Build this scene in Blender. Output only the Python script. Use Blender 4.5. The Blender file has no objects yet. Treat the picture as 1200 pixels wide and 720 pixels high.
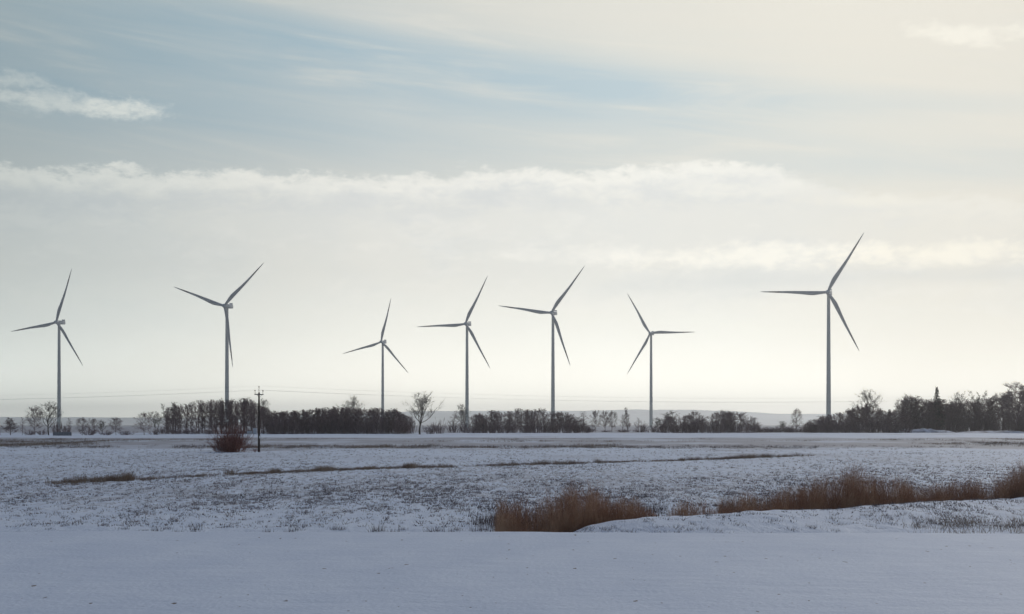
import bpy, math, random
import numpy as np
from mathutils import Matrix, Vector

SC = bpy.context.scene
COL = SC.collection
F = 1667.0          # focal length in photo pixels (1200 wide)
HZ = 498.0          # horizon row of the photo
CAMZ = 3.0
FIELD = -0.25       # level of the fields beyond the near edge
rng = np.random.default_rng(7)
R = random.Random(5)

def X_at(px, D): return (px - 600.0) / F * D
def D_row(y, z=FIELD): return F * (CAMZ - z) / (y - HZ)
def sm(a, b, x):
    t = np.clip((x - a) / (b - a), 0, 1)
    return t * t * (3 - 2 * t)

# ------------------------------------------------------------------ noise in python
def _h(i, j, s):
    n = (i.astype(np.int64) * 374761393 + j.astype(np.int64) * 668265263 + s * 974634777) & 0x7fffffff
    n = ((n ^ (n >> 13)) * 1274126177) & 0x7fffffff
    return ((n ^ (n >> 16)) & 0xffff) / 65535.0
def vn(x, y, s=0):
    x = np.asarray(x, float); y = np.asarray(y, float)
    i = np.floor(x); j = np.floor(y); fx = x - i; fy = y - j
    fx = fx * fx * (3 - 2 * fx); fy = fy * fy * (3 - 2 * fy)
    a = _h(i, j, s); b = _h(i + 1, j, s); c = _h(i, j + 1, s); d = _h(i + 1, j + 1, s)
    return (a * (1 - fx) + b * fx) * (1 - fy) + (c * (1 - fx) + d * fx) * fy
def fbm(x, y, s=0, o=4):
    t = 0; a = .5
    for k in range(o):
        t = t + a * vn(x * 2 ** k, y * 2 ** k, s + k); a *= .5
    return t

# ------------------------------------------------------------------ terrain
CR_X = np.array([-1.0, 1.1, 2.66, 4.7, 8.75, 12.4, 16.7, 21.2, 31, 60])
CR_Y = np.array([40.6, 41.2, 44.0, 45.9, 48.6, 51.6, 55.4, 58.8, 65, 86])
def edge(x): return 39.9 - 0.05 * np.clip(x, 0, 40) + .5 * (fbm(x * .35, x * 0, 121) - .47)
def crest(x): return np.interp(x, CR_X, CR_Y)
def gh(x, y):
    x = np.asarray(x, float); y = np.asarray(y, float)
    E = edge(x)
    micro = 0.045 * (fbm(x * .25, y * .22, 3) - .5)
    near = micro
    t = y - E
    far = FIELD - 0.22 * np.exp(-((t - 1.2) / 1.8) ** 2)
    amp = sm(0.3, 3.2, x) * 0.29 * (1 - sm(40, 60, x))
    C = crest(x)
    dy = y - C
    w = np.where(dy < 0, np.maximum(1.6, (C - E) * .45), 0.8)
    far = far + amp * np.exp(-(dy / w) ** 2) * (0.9 + .25 * fbm(x * .5, y * .3, 21))
    far = far - 0.28 * sm(-1.5, 1.0, x) * (1 - sm(40, 60, x)) * np.exp(-((dy - 2.0) / 0.9) ** 2)
    fade = 1 - sm(70, 160, y)
    far = far + (0.16 * (fbm(x * .35, y * .12, 9) - .5) + .09 * (fbm(x * 2.1, y * 1.1, 14, 3) - .45)) * fade * sm(.6, 4, t)
    # gentle field undulation, distant low ridge of spoil by the right wood
    far = far + 0.25 * (fbm(x * .02, y * .012, 31) - .47) * sm(110, 260, y)
    return np.where(t < 0, near, near * (1 - sm(0, .7, t)) + far * sm(0, .7, t))

# ------------------------------------------------------------------ mesh helpers
def mesh_np(name, V, quads=None, tris=None, smooth=False):
    V = np.asarray(V, np.float32)
    nq = 0 if quads is None else len(quads); nt = 0 if tris is None else len(tris)
    me = bpy.data.meshes.new(name)
    me.vertices.add(len(V)); me.vertices.foreach_set('co', V.ravel())
    loops = []
    if nq: loops.append(np.asarray(quads, np.int32).ravel())
    if nt: loops.append(np.asarray(tris, np.int32).ravel())
    L = np.concatenate(loops)
    me.loops.add(len(L)); me.loops.foreach_set('vertex_index', L)
    me.polygons.add(nq + nt)
    st = np.concatenate([np.arange(nq) * 4, nq * 4 + np.arange(nt) * 3]).astype(np.int32)
    me.polygons.foreach_set('loop_start', st)
    me.polygons.foreach_set('use_smooth', np.full(nq + nt, smooth))
    me.update(calc_edges=True); me.validate()
    return me

def frames(d):
    d = d / np.maximum(np.linalg.norm(d, axis=1, keepdims=True), 1e-9)
    ref = np.where(np.abs(d[:, 2:3]) > .9, np.array([[1., 0, 0]]), np.array([[0, 0, 1.]]))
    u = np.cross(d, ref); u /= np.linalg.norm(u, axis=1, keepdims=True)
    return u, np.cross(d, u)

def frusta(S, k):            # S: N x 8  (p0 p1 r0 r1)
    S = np.asarray(S, float); n = len(S)
    p0, p1 = S[:, :3], S[:, 3:6]
    u, v = frames(p1 - p0)
    a = np.arange(k) * 2 * math.pi / k
    ring = u[:, None] * np.cos(a)[None, :, None] + v[:, None] * np.sin(a)[None, :, None]
    A = p0[:, None] + ring * S[:, 6][:, None, None]
    B = p1[:, None] + ring * S[:, 7][:, None, None]
    V = np.concatenate([A, B], 1).reshape(-1, 3)
    base = (np.arange(n) * 2 * k)[:, None]
    i = np.arange(k)[None]; j = (i + 1) % k
    Q = np.stack([base + i, base + j, base + k + j, base + k + i], -1).reshape(-1, 4)
    return V, Q
def spikes(S):               # S: N x 7 (p0 p1 r)
    S = np.asarray(S, float); n = len(S)
    p0, p1 = S[:, :3], S[:, 3:6]
    u, v = frames(p1 - p0)
    a = np.arange(3) * 2 * math.pi / 3
    ring = u[:, None] * np.cos(a)[None, :, None] + v[:, None] * np.sin(a)[None, :, None]
    V = np.concatenate([p0[:, None] + ring * S[:, 6][:, None, None], p1[:, None]], 1).reshape(-1, 3)
    b = (np.arange(n) * 4)[:, None]
    T = np.stack([np.concatenate([b, b + 1, b + 3], 1), np.concatenate([b + 1, b + 2, b + 3], 1),
                  np.concatenate([b + 2, b, b + 3], 1)], 1).reshape(-1, 3)
    return V, T
def combine(parts, name, smooth=False):
    Vs, Qs, Ts, off = [], [], [], 0
    for V, Q, T in parts:
        Vs.append(V)
        if Q is not None: Qs.append(Q + off)
        if T is not None: Ts.append(T + off)
        off += len(V)
    return mesh_np(name, np.concatenate(Vs), np.concatenate(Qs) if Qs else None,
                   np.concatenate(Ts) if Ts else None, smooth)

def link(name, me, mat=None, parent=None, loc=(0, 0, 0)):
    o = bpy.data.objects.new(name, me); COL.objects.link(o)
    if mat is not None and me is not None and not me.materials: me.materials.append(mat)
    o.location = loc
    if parent is not None: o.parent = parent
    return o
def tag(o, label=None, cat=None, group=None, kind=None):
    if label: o['label'] = label
    if cat: o['category'] = cat
    if group: o['group'] = group
    if kind: o['kind'] = kind
    return o
def copy_tree(o, parent=None):
    c = o.copy(); COL.objects.link(c)
    if parent is not None: c.parent = parent
    for ch in list(o.children): copy_tree(ch, c)
    return c

# revolve / box builders (plain lists)
class MB:
    def __init__(s): s.v = []; s.f = []
    def add(s, V, Fs):
        o = len(s.v); s.v += [tuple(p) for p in V]; s.f += [tuple(i + o for i in f) for f in Fs]; return s
    def loft(s, rings, cap=True):
        k = len(rings[0]); V = [p for r in rings for p in r]; Fs = []
        for a in range(len(rings) - 1):
            for i in range(k):
                j = (i + 1) % k
                Fs.append((a * k + i, a * k + j, (a + 1) * k + j, (a + 1) * k + i))
        if cap:
            Fs.append(tuple(reversed(range(k)))); Fs.append(tuple((len(rings) - 1) * k + i for i in range(k)))
        return s.add(V, Fs)
    def lathe(s, prof, k=24, axis='z', o=(0, 0, 0)):
        rings = []
        for r, h in prof:
            ring = []
            for i in range(k):
                a = 2 * math.pi * i / k
                c, q = r * math.cos(a), r * math.sin(a)
                p = (c, q, h) if axis == 'z' else ((c, h, q) if axis == 'y' else (h, c, q))
                ring.append((p[0] + o[0], p[1] + o[1], p[2] + o[2]))
            rings.append(ring)
        return s.loft(rings)
    def box(s, c, d, bev=0.0):
        x, y, z = c; a, b, h = d[0] / 2, d[1] / 2, d[2] / 2
        if bev <= 0:
            V = [(x + i * a, y + j * b, z + k * h) for k in (-1, 1) for (i, j) in ((-1, -1), (1, -1), (1, 1), (-1, 1))]
            return s.add(V, [(3, 2, 1, 0), (4, 5, 6, 7), (0, 1, 5, 4), (1, 2, 6, 5), (2, 3, 7, 6), (3, 0, 4, 7)])
        rings = []
        for zz, ins in ((-h, bev), (-h + bev, 0), (h - bev, 0), (h, bev)):
            A, B = a - ins, b - ins; e = bev
            rings.append([(x + px, y + py, z + zz) for px, py in
                          ((-A + e, -B), (A - e, -B), (A, -B + e), (A, B - e), (A - e, B), (-A + e, B), (-A, B - e), (-A, -B + e))])
        return s.loft(rings)
    def tube(s, p, q, r, r2=None, k=8):
        V, Q = frusta([[*p, *q, r, r if r2 is None else r2]], k)
        s.add(V.tolist(), [tuple(int(i) for i in f) for f in Q] + [tuple(range(k - 1, -1, -1)), tuple(range(k, 2 * k))])
        return s
    def build(s, name, mat, parent=None, loc=(0, 0, 0), smooth=True):
        me = bpy.data.meshes.new(name); me.from_pydata(s.v, [], s.f); me.update()
        if smooth:
            me.polygons.foreach_set('use_smooth', [True] * len(me.polygons))
            me.set_sharp_from_angle(angle=math.radians(35))
        return link(name, me, mat, parent, loc)

# ------------------------------------------------------------------ node DSL
class NT:
    def __init__(s, tree): s.t = tree; s.n = tree.nodes; s.l = tree.links
    def node(s, ty, **kw):
        n = s.n.new(ty)
        for k, v in kw.items(): setattr(n, k, v)
        return n
    def put(s, inp, v):
        if isinstance(v, E): s.l.new(v.s, inp)
        elif v is not None: inp.default_value = v
    def m(s, op, a, b=None, c=None, clamp=False):
        n = s.node('ShaderNodeMath', operation=op, use_clamp=clamp)
        s.put(n.inputs[0], a)
        if b is not None: s.put(n.inputs[1], b)
        if c is not None: s.put(n.inputs[2], c)
        return E(s, n.outputs[0])
    def smooth(s, x, a, b):
        n = s.node('ShaderNodeMapRange', interpolation_type='SMOOTHSTEP')
        s.put(n.inputs[0], x); s.put(n.inputs[1], a); s.put(n.inputs[2], b)
        return E(s, n.outputs[0])
    def mix(s, f, a, b, blend='MIX'):
        n = s.node('ShaderNodeMix', data_type='RGBA', blend_type=blend)
        s.put(n.inputs[0], f)
        for k, v in ((6, a), (7, b)):
            s.put(n.inputs[k], v if isinstance(v, E) else (*v, 1.0))
        return E(s, n.outputs[2])
    def xyz(s, x, y, z=0.0):
        n = s.node('ShaderNodeCombineXYZ')
        for k, v in enumerate((x, y, z)): s.put(n.inputs[k], v)
        return E(s, n.outputs[0])
    def sep(s, v):
        n = s.node('ShaderNodeSeparateXYZ'); s.put(n.inputs[0], v)
        return [E(s, n.outputs[i]) for i in range(3)]
    def noise(s, vec, scale=1.0, detail=4.0, rough=.5, dist=0.0):
        n = s.node('ShaderNodeTexNoise')
        s.put(n.inputs['Vector'], vec); s.put(n.inputs['Scale'], scale)
        n.inputs['Detail'].default_value = detail; n.inputs['Roughness'].default_value = rough
        n.inputs['Distortion'].default_value = dist
        return E(s, n.outputs[0])
    def ramp(s, x, pts, interp='LINEAR', fac=False):
        n = s.node('ShaderNodeValToRGB'); s.put(n.inputs[0], x)
        cr = n.color_ramp; cr.interpolation = interp
        while len(cr.elements) < len(pts): cr.elements.new(0.5)
        for e, (p, c) in zip(cr.elements, sorted(pts, key=lambda q: q[0])):
            e.position = p; e.color = (c, c, c, 1) if not hasattr(c, '__len__') else (*c, 1)
        return E(s, n.outputs[0])
class E:
    def __init__(s, T, sock): s.T = T; s.s = sock
    def __add__(s, o): return s.T.m('ADD', s, o)
    __radd__ = __add__
    def __sub__(s, o): return s.T.m('SUBTRACT', s, o)
    def __rsub__(s, o): return s.T.m('SUBTRACT', o, s)
    def __mul__(s, o): return s.T.m('MULTIPLY', s, o)
    __rmul__ = __mul__
    def __truediv__(s, o): return s.T.m('DIVIDE', s, o)
    def exp(s): return s.T.m('EXPONENT', s)
    def sq(s): return s * s
    def clamp(s): return s.T.m('ADD', s, 0.0, clamp=True)

def lin(r, g, b):
    f = lambda c: (c / 255 / 12.92) if c / 255 <= .04045 else ((c / 255 + .055) / 1.055) ** 2.4
    return (f(r), f(g), f(b))

def new_mat(name):
    m = bpy.data.materials.new(name); m.use_nodes = True
    T = NT(m.node_tree); b = T.n['Principled BSDF']
    return m, T, b
def mat_simple(name, c1, c2, scale, rough=.8, detail=4, stretch=(1, 1, 1), spec=.3, bump=0.0):
    m, T, b = new_mat(name)
    tc = T.node('ShaderNodeTexCoord'); mp = T.node('ShaderNodeMapping')
    mp.inputs['Scale'].default_value = stretch
    T.l.new(tc.outputs['Object'], mp.inputs['Vector'])
    nz = T.noise(E(T, mp.outputs[0]), scale, detail, .55)
    T.put(b.inputs['Base Color'], T.mix(T.smooth(nz, .3, .7), c1, c2))
    b.inputs['Roughness'].default_value = rough
    b.inputs['Specular IOR Level'].default_value = spec
    if bump:
        bn = T.node('ShaderNodeBump'); bn.inputs['Strength'].default_value = bump
        T.put(bn.inputs['Height'], nz); T.l.new(bn.outputs[0], b.inputs['Normal'])
    return m

M = {}
M['bark'] = mat_simple('bark', (.15, .098, .10), (.22, .155, .15), 1.2, .9, stretch=(1, 1, .3), spec=.15)
M['twig'] = mat_simple('twigs', (.17, .112, .115), (.25, .178, .17), .6, .9, spec=.15)
M['pale_twig'] = mat_simple('pale_twigs', (.13, .11, .09), (.19, .16, .13), .6, .9, spec=.15)
M['pale_bark'] = mat_simple('pale_bark', (.09, .08, .07), (.14, .12, .10), 1.2, .9, spec=.15)
M['needles'] = mat_simple('needles', (.020, .028, .020), (.035, .045, .030), 1.5, .8, spec=.2)
M['red_twig'] = mat_simple('red_brown_twigs', (.21, .095, .075), (.30, .15, .115), 1.5, .9, spec=.15)
M['reed'] = mat_simple('dry_reed', (.34, .18, .11), (.54, .345, .22), 1.3, .85, spec=.15)
M['dry_grass'] = mat_simple('dry_grass', (.22, .145, .10), (.37, .28, .195), .8, .9, spec=.15)
M['stubble'] = mat_simple('stubble', (.24, .205, .20), (.40, .345, .32), 2.0, .9, spec=.15)
M['dark_stalk'] = mat_simple('dark_stalk', (.09, .062, .055), (.17, .12, .10), 2.0, .9, spec=.15)
M['tower_paint'] = mat_simple('tower_paint', (.60, .61, .56), (.68, .68, .63), .25, .45, stretch=(1, 1, .15), spec=.4)
M['hub_paint'] = mat_simple('nacelle_paint', (.55, .57, .57), (.62, .64, .64), .6, .4, spec=.4)
M['wood_pole'] = mat_simple('weathered_pole', (.05, .035, .03), (.10, .075, .06), 3, .85, stretch=(1, 1, .1), bump=.3)
M['steel'] = mat_simple('dull_steel', (.10, .10, .11), (.16, .16, .16), 5, .5)
M['ceramic'] = mat_simple('insulator_ceramic', (.10, .06, .045), (.14, .09, .07), 5, .3)
M['wire'] = mat_simple('wire_metal', (.20, .20, .21), (.26, .26, .26), 1, .5)
M['concrete'] = mat_simple('grey_concrete', (.24, .23, .24), (.34, .33, .33), 1.5, .9, bump=.2)
M['white_box'] = mat_simple('white_sheet_metal', (.60, .60, .62), (.72, .72, .73), 2, .5)
M['door_grey'] = mat_simple('grey_door_paint', (.22, .24, .25), (.28, .30, .31), 2, .5)

# blade: pale paint with a faded red-grey band towards the tip
m, T, b = new_mat('blade_paint')
tc = T.node('ShaderNodeTexCoord'); x, y, z = T.sep(E(T, tc.outputs['Object']))
nz = T.noise(E(T, tc.outputs['Object']), .5, 3)
c = T.mix(T.smooth(nz, .3, .7), (.53, .51, .49), (.60, .58, .56))
band = T.smooth(x, 40.0, 40.6) * (1 - T.smooth(x, 49.0, 49.6))
c = T.mix(band * .55, c, (.22, .10, .08))
T.put(b.inputs['Base Color'], c); b.inputs['Roughness'].default_value = .4
M['blade'] = m

# ------------------------------------------------------------------ snow ground material
m, T, b = new_mat('snowy_field')
ge = T.node('ShaderNodeNewGeometry'); P = E(T, ge.outputs['Position'])
x, y, z = T.sep(P)
v1 = T.xyz(x, y * .45)
n_fine = T.noise(v1, 2.2, 6, .65)
n_mid = T.noise(v1, .55, 4, .55)
n_big = T.noise(T.xyz(x * .035, y * .018), 1.0, 4, .5)
n_far = T.noise(T.xyz(x * .05, y * .02), 1.0, 6, .65)
yw = y + (n_big - .5) * 26 * T.smooth(y, 90, 200)
cov = T.ramp(yw / 700.0, [(0, 0), (42.5 / 700, 0), (45 / 700, .18), (55 / 700, .42), (70 / 700, .55), (100 / 700, .50), (118 / 700, .38),
                        (128 / 700, .42), (150 / 700, .36), (168 / 700, .18), (190 / 700, .32), (212 / 700, .62), (300 / 700, .55),
                        (345 / 700, .66), (362 / 700, .20), (430 / 700, .12), (560 / 700, .30), (.90, .7), (1, .7)])
edge_n = T.smooth(x * -1.0 + y * 0.0, 1e5, 1e6)
th = .80 - cov * .5
n_row = T.noise(T.xyz(x * 4.2, y * .30), 1.0, 5, .62)
soil = T.smooth(n_row * .62 + n_mid * .38 + (n_big - .5) * .30, th - .10, th + .03)
far_soil = T.smooth(n_far, .60 - cov * .5, .84 - cov * .5) * T.smooth(y, 112, 190) * .85
soil = T.m('MAXIMUM', soil * (1 - T.smooth(y, 180, 300) * .5), far_soil)
# smooth snow of the near field
near = 1 - T.smooth(y, 40.0, 40.8)
soil = soil * (1 - near)
speck = T.smooth(T.noise(T.xyz(x * 5.0, y * 2.2), 1.0, 2, .5), .715, .745) * near
snow = T.mix(T.smooth(n_mid, .3, .7), (.57, .635, .72), (.63, .69, .76))
streak = T.noise(T.xyz(x * .25, y * 1.6), 1.0, 5, .6)
snow = T.mix(T.smooth(streak, .45, .8) * .22, snow, (.52, .57, .66))
soilc = T.mix(T.noise(P, 3.0, 3), (.13, .11, .11), (.24, .205, .20))
colr = T.mix(T.m('MAXIMUM', soil * .42, far_soil * .80), snow, soilc)
colr = T.mix(speck, colr, (.12, .09, .07))
T.put(b.inputs['Base Color'], colr)
b.inputs['Roughness'].default_value = .75; b.inputs['Specular IOR Level'].default_value = .2
h = n_fine * (1 - near) * .12 + T.noise(T.xyz(x * .8, y * 1.6), 1.0, 7, .62) * .06 + T.noise(P, 9.0, 4) * .022
bn = T.node('ShaderNodeBump'); bn.inputs['Strength'].default_value = .8; bn.inputs['Distance'].default_value = 1.0
T.put(bn.inputs['Height'], h); T.l.new(bn.outputs[0], b.inputs['Normal'])
M['ground'] = m

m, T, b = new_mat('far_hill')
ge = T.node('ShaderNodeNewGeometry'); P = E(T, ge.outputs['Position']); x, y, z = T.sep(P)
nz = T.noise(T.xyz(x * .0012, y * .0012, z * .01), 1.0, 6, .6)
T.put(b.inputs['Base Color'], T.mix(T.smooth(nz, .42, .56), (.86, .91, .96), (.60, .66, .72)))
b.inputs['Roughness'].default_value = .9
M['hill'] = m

# ------------------------------------------------------------------ ground sheet
def geo(a, b, n): return list(np.geomspace(a, b, n))
xs_p = list(np.arange(0, 24, .22)) + geo(24, 120, 60) + geo(124, 1500, 50) + geo(1600, 16500, 30)
xs = np.array(sorted(set([-v for v in xs_p] + xs_p)))
ys = np.array(list(np.linspace(-1500, -60, 10)) + list(np.linspace(-50, 24, 30)) + list(np.arange(25, 38, .5)) + list(np.arange(38, 64, .14))
              + list(np.arange(64, 100, .4)) + geo(100.5, 700, 150) + geo(715, 16500, 60))
GX, GY = np.meshgrid(xs, ys)
V = np.stack([GX, GY, gh(GX, GY)], -1).reshape(-1, 3)
nx, ny = len(xs), len(ys)
i = np.arange(nx - 1)[None] + np.arange(ny - 1)[:, None] * nx
Q = np.stack([i, i + 1, i + 1 + nx, i + nx], -1).reshape(-1, 4)
g = link('ground', mesh_np('ground', V, Q, smooth=True), M['ground']); tag(g, kind='structure')

# hills on the horizon
hp = [(-900, 484), (-400, 483), (0, 486), (200, 487), (350, 484), (440, 481), (500, 480), (600, 479), (690, 478), (730, 477), (800, 478), (860, 479),
      (905, 482), (960, 483), (1080, 481), (1300, 480), (1700, 484), (2400, 483)]
hp = [(a, b + 2.0) for a, b in hp]
hx = np.linspace(-1100, 2500, 500)
rows = []
for k, t in enumerate(np.linspace(0, 1, 24)):
    D = 14000 + 2800 * t
    top = (HZ - np.interp(hx, [p[0] for p in hp], [p[1] for p in hp])) * 15500 / F
    X = X_at(hx, 15500) * (D / 15500)
    Z = top * math.sin(math.pi * t) ** .8 * (.90 + .2 * fbm(X * .0011, D * .0011 + 0 * X, 51)) + 9 * (fbm(X * .006, 0 * X + D * .003, 77) - .5) * math.sin(math.pi * t) - 2
    rows.append(np.stack([X, np.full_like(X, D), Z], -1))
V = np.concatenate(rows); n = len(hx)
i = np.arange(n - 1)[None] + np.arange(23)[:, None] * n
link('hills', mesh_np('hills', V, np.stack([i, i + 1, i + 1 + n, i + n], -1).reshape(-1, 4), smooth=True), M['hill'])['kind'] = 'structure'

# snow bank at the foot of the right-hand wood
D0 = 585
def bank(px0, px1, hpx, seed):
    mb = []; nxx, nyy = 60, 12
    xa, xb = X_at(px0, D0), X_at(px1, D0)
    for j in range(nyy):
        for i_ in range(nxx):
            u = i_ / (nxx - 1); w = j / (nyy - 1)
            hh = hpx * D0 / F * (math.sin(math.pi * u) ** .45) * math.sin(math.pi * w) ** .7 * (.55 + .8 * float(fbm(np.array(u * 9.), np.array(w * 2.), seed)))
            xx = xa + (xb - xa) * u; yy = D0 - 6 + 14 * w
            mb.append((xx, yy, float(gh(xx, yy)) - .15 + hh))
    i = np.arange(nxx - 1)[None] + np.arange(nyy - 1)[:, None] * nxx
    o = link('snow_bank', mesh_np('snow_bank', mb, np.stack([i, i + 1, i + 1 + nxx, i + nxx], -1).reshape(-1, 4), smooth=True), M['bank'])
    o['kind'] = 'structure'
M['bank'] = mat_simple('bank_snow', (.30, .27, .27), (.80, .82, .86), .35, .8, stretch=(1, 1, 3))
bank(1038, 1118, 5.5, 4); bank(1122, 1215, 3.0, 8)

# ------------------------------------------------------------------ trees
def perp(d, rg):
    a = Vector((rg.gauss(0, 1), rg.gauss(0, 1), rg.gauss(0, 1)))
    a -= d * a.dot(d)
    return a.normalized()
def grow(p, d, L, r0, r1, nseg, wander, up, rg, out):
    pts = [p.copy()]; d = d.normalized()
    for s in range(nseg):
        d = (d + perp(d, rg) * wander * rg.random() + Vector((0, 0, up))).normalized()
        q = pts[-1] + d * (L / nseg)
        ra = r0 + (r1 - r0) * s / nseg; rb = r0 + (r1 - r0) * (s + 1) / nseg
        out.append((*pts[-1], *q, ra, rb)); pts.append(q)
    return pts
def along(pts, t):
    f = t * (len(pts) - 1); i = min(int(f), len(pts) - 2); f -= i
    return pts[i].lerp(pts[i + 1], f), (pts[i + 1] - pts[i]).normalized()
def make_tree(seed, H=16.0, base=.22, nl=16, prof=None, ang=(35, 60), n2=6, n3=6, n4=5, tw=.018, lean=.0, trunk_r=.22, up=.12, fork=1, leader=.95):
    rg = random.Random(seed); W, C3, TW = [], [], []
    trunks = []
    for f in range(fork):
        d = Vector((rg.gauss(0, .05) + (lean + .22 * (f - (fork - 1) / 2)), rg.gauss(0, .06 if fork < 3 else .16), 1)).normalized()
        trunks.append(grow(Vector((.25 * (f - (fork - 1) / 2), 0, -.3)), d, H * leader, trunk_r / fork ** .5, trunk_r * .12, 9, .10, .06, rg, W))
    for k in range(nl):
        tr = trunks[k % fork]
        t = base + (1 - base) * (k + rg.random()) / nl
        t = min(t, .985)
        p, td = along(tr, t)
        u = (t - base) / (1 - base)
        L = prof(u) * H * rg.uniform(.8, 1.15)
        az = k * 2.4 + rg.uniform(-.5, .5)
        a = math.radians(rg.uniform(*ang)) * (1 - .35 * u)
        d = Vector((math.cos(az) * math.sin(a), math.sin(az) * math.sin(a), math.cos(a)))
        r = trunk_r * (.42 * (1 - u) + .14)
        lp = grow(p, d, L, r, r * .25, 5, .28, up, rg, W)
        for _ in range(n2):
            p2, d2 = along(lp, rg.uniform(.25, 1))
            dd = (d2 + perp(d2, rg) * rg.uniform(.5, 1.0)).normalized()
            L2 = L * rg.uniform(.28, .5)
            l2 = grow(p2, dd, L2, r * .28, r * .10, 3, .35, up, rg, C3)
            for _ in range(n3):
                p3, d3 = along(l2, rg.uniform(.2, 1))
                dd3 = (d3 + perp(d3, rg) * rg.uniform(.4, 1.0)).normalized()
                L3 = L2 * rg.uniform(.35, .7)
                l3 = grow(p3, dd3, L3, max(tw * 1.3, r * .09), tw, 2, .4, up * .6, rg, C3)
                for _ in range(n4):
                    p4, d4 = along(l3, rg.uniform(.1, 1))
                    q = p4 + (d4 + perp(d4, rg) * rg.uniform(.4, 1.1)).normalized() * rg.uniform(.3, .9) * max(.45, min(1.0, L3))
                    TW.append((*p4, *q, tw))
    Vw, Qw = frusta(W, 6); me_w = mesh_np('trunk', Vw, Qw, smooth=True)
    Vc, Qc = frusta(C3, 3); Vt, Tt = spikes(TW)
    me_c = combine([(Vc, Qc, None), (Vt, None, Tt)], 'crown')
    zmax = float(max(Vt[:, 2].max(), Vc[:, 2].max())); w = float(np.percentile(np.abs(Vt[:, 0]), 96) + np.percentile(np.abs(Vt[:, 1]), 96))
    return me_w, me_c, zmax, w
dome = lambda u: .30 * (1 - .62 * u ** 1.6)
roundp = lambda u: .36 * (math.sin(math.pi * min(1, (.18 + .80 * u))) ** .7) + .05
colp = lambda u: .15 * (1 - .45 * u) + .03
topp = lambda u: .13 + .12 * math.sin(math.pi * u)
PROTO = {}
def proto(kind, mats, *args, **kw):
    PROTO.setdefault(kind, []).append((make_tree(*args, **kw), mats))
tw_ = ('bark', 'twig'); pl_ = ('pale_bark', 'pale_twig')
for s in range(3): proto('round', tw_, 10 + s, prof=roundp, nl=30, n2=8, ang=(45, 85), up=.05, tw=.018, fork=1 + (s == 1), base=.2)
for s in range(3): proto('round_pale', pl_, 20 + s, prof=lambda u: .36 * (1 - .5 * u), nl=28, ang=(22, 48), base=.28, tw=.014, fork=2)
for s in range(4): proto('wood', tw_, 30 + s, prof=lambda u: .17 + .11 * math.sin(math.pi * u), nl=30, ang=(35, 75), up=.07, base=.12, n2=6, n3=5, n4=5, tw=.017, trunk_r=.26)
for s in range(3): proto('column', tw_, 40 + s, prof=colp, nl=34, ang=(28, 50), base=.10, n2=5, n3=5, tw=.022, trunk_r=.17)
for s in range(3): proto('dense', tw_, 50 + s, prof=dome, nl=26, ang=(30, 70), base=.06, n3=7, n4=7, tw=.024, trunk_r=.2)
for s in range(3): proto('copse', tw_, 80 + s, prof=lambda u: .22 + .06 * math.sin(math.pi * u), nl=28, ang=(35, 75), up=.06, base=.06, n3=6, n4=6, tw=.019, trunk_r=.2)
for s in range(3): proto('vase', pl_, 90 + s, prof=lambda u: .26 * (1 - .35 * u), nl=30, ang=(18, 42), base=.24, tw=.014, fork=3, leader=.92, n2=7, n3=6, n4=6)
for s in range(3): proto('open', pl_, 70 + s, prof=lambda u: .50 * (1 - .62 * u), nl=17, ang=(30, 52), base=.24, tw=.015, leader=.84, n2=7, n3=6, n4=4, up=.13, trunk_r=.26)
for s in range(2): proto('thin', tw_, 60 + s, prof=lambda u: .17 * (1 - .5 * u) + .02, nl=20, ang=(25, 45), base=.25, n2=4, n3=4, n4=4, tw=.016, trunk_r=.13)

def tree_obj(kind, px, top, D, wpx=None, label='', group=None, name='bare_tree', cat='tree', k=None, jig=.0):
    lst = PROTO[kind]; (me_w, me_c, zm, w), mats = lst[R.randrange(len(lst)) if k is None else k % len(lst)]
    X = X_at(px, D); z = float(gh(X, D))
    h = CAMZ + (HZ - top) * D / F - z
    sz = h / zm
    sx = sz if wpx is None else (wpx * (1.0 if kind in ('vase', 'open') else .92) * D / F) / w
    root = bpy.data.objects.new(name, None); COL.objects.link(root)
    root.location = (X, D, z); root.scale = (sx, sx, sz); root.rotation_euler.z = R.uniform(0, 6.28)
    root.empty_display_size = .5
    for nm, me, mt in (('trunk', me_w, mats[0]), ('crown', me_c, mats[1])):
        link(nm, me, M[mt], root)
    tag(root, label, cat, group)
    return root

# bushes: fans of stems
def make_bush(seed, ns=26, n2=6, n3=5, tw=.02, spread=.55, H=4.0, foot=.4):
    rg = random.Random(seed); S, TW = [], []
    for k in range(ns):
        az = rg.uniform(0, 6.28); a = rg.uniform(0, spread) * 1.2
        p = Vector((math.cos(az) * foot * rg.random(), math.sin(az) * foot * rg.random(), -.1))
        d = Vector((math.cos(az) * math.sin(a), math.sin(az) * math.sin(a), math.cos(a)))
        L = H * rg.uniform(.55, 1.0) * (1 - .25 * a)
        sp = grow(p, d, L, tw * 2.0, tw * .8, 4, .22, .02, rg, S)
        for _ in range(n2):
            p2, d2 = along(sp, rg.uniform(.15, 1))
            l2 = grow(p2, (d2 + perp(d2, rg) * rg.uniform(.3, .9)).normalized(), L * rg.uniform(.18, .38), tw, tw * .6, 2, .3, .04, rg, S)
            for _ in range(n3):
                p3, d3 = along(l2, rg.uniform(.1, 1))
                q = p3 + (d3 + perp(d3, rg) * rg.uniform(.3, 1)).normalized() * rg.uniform(.3, .8) * L * .14
                TW.append((*p3, *q, tw * .7))
    Vs, Qs = frusta(S, 3); Vt, Tt = spikes(TW)
    me = combine([(Vs, Qs, None), (Vt, None, Tt)], 'bush')
    return me, float(np.percentile(Vt[:, 2], 99)), float(np.percentile(np.abs(Vt[:, 0]), 96)) * 2
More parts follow.
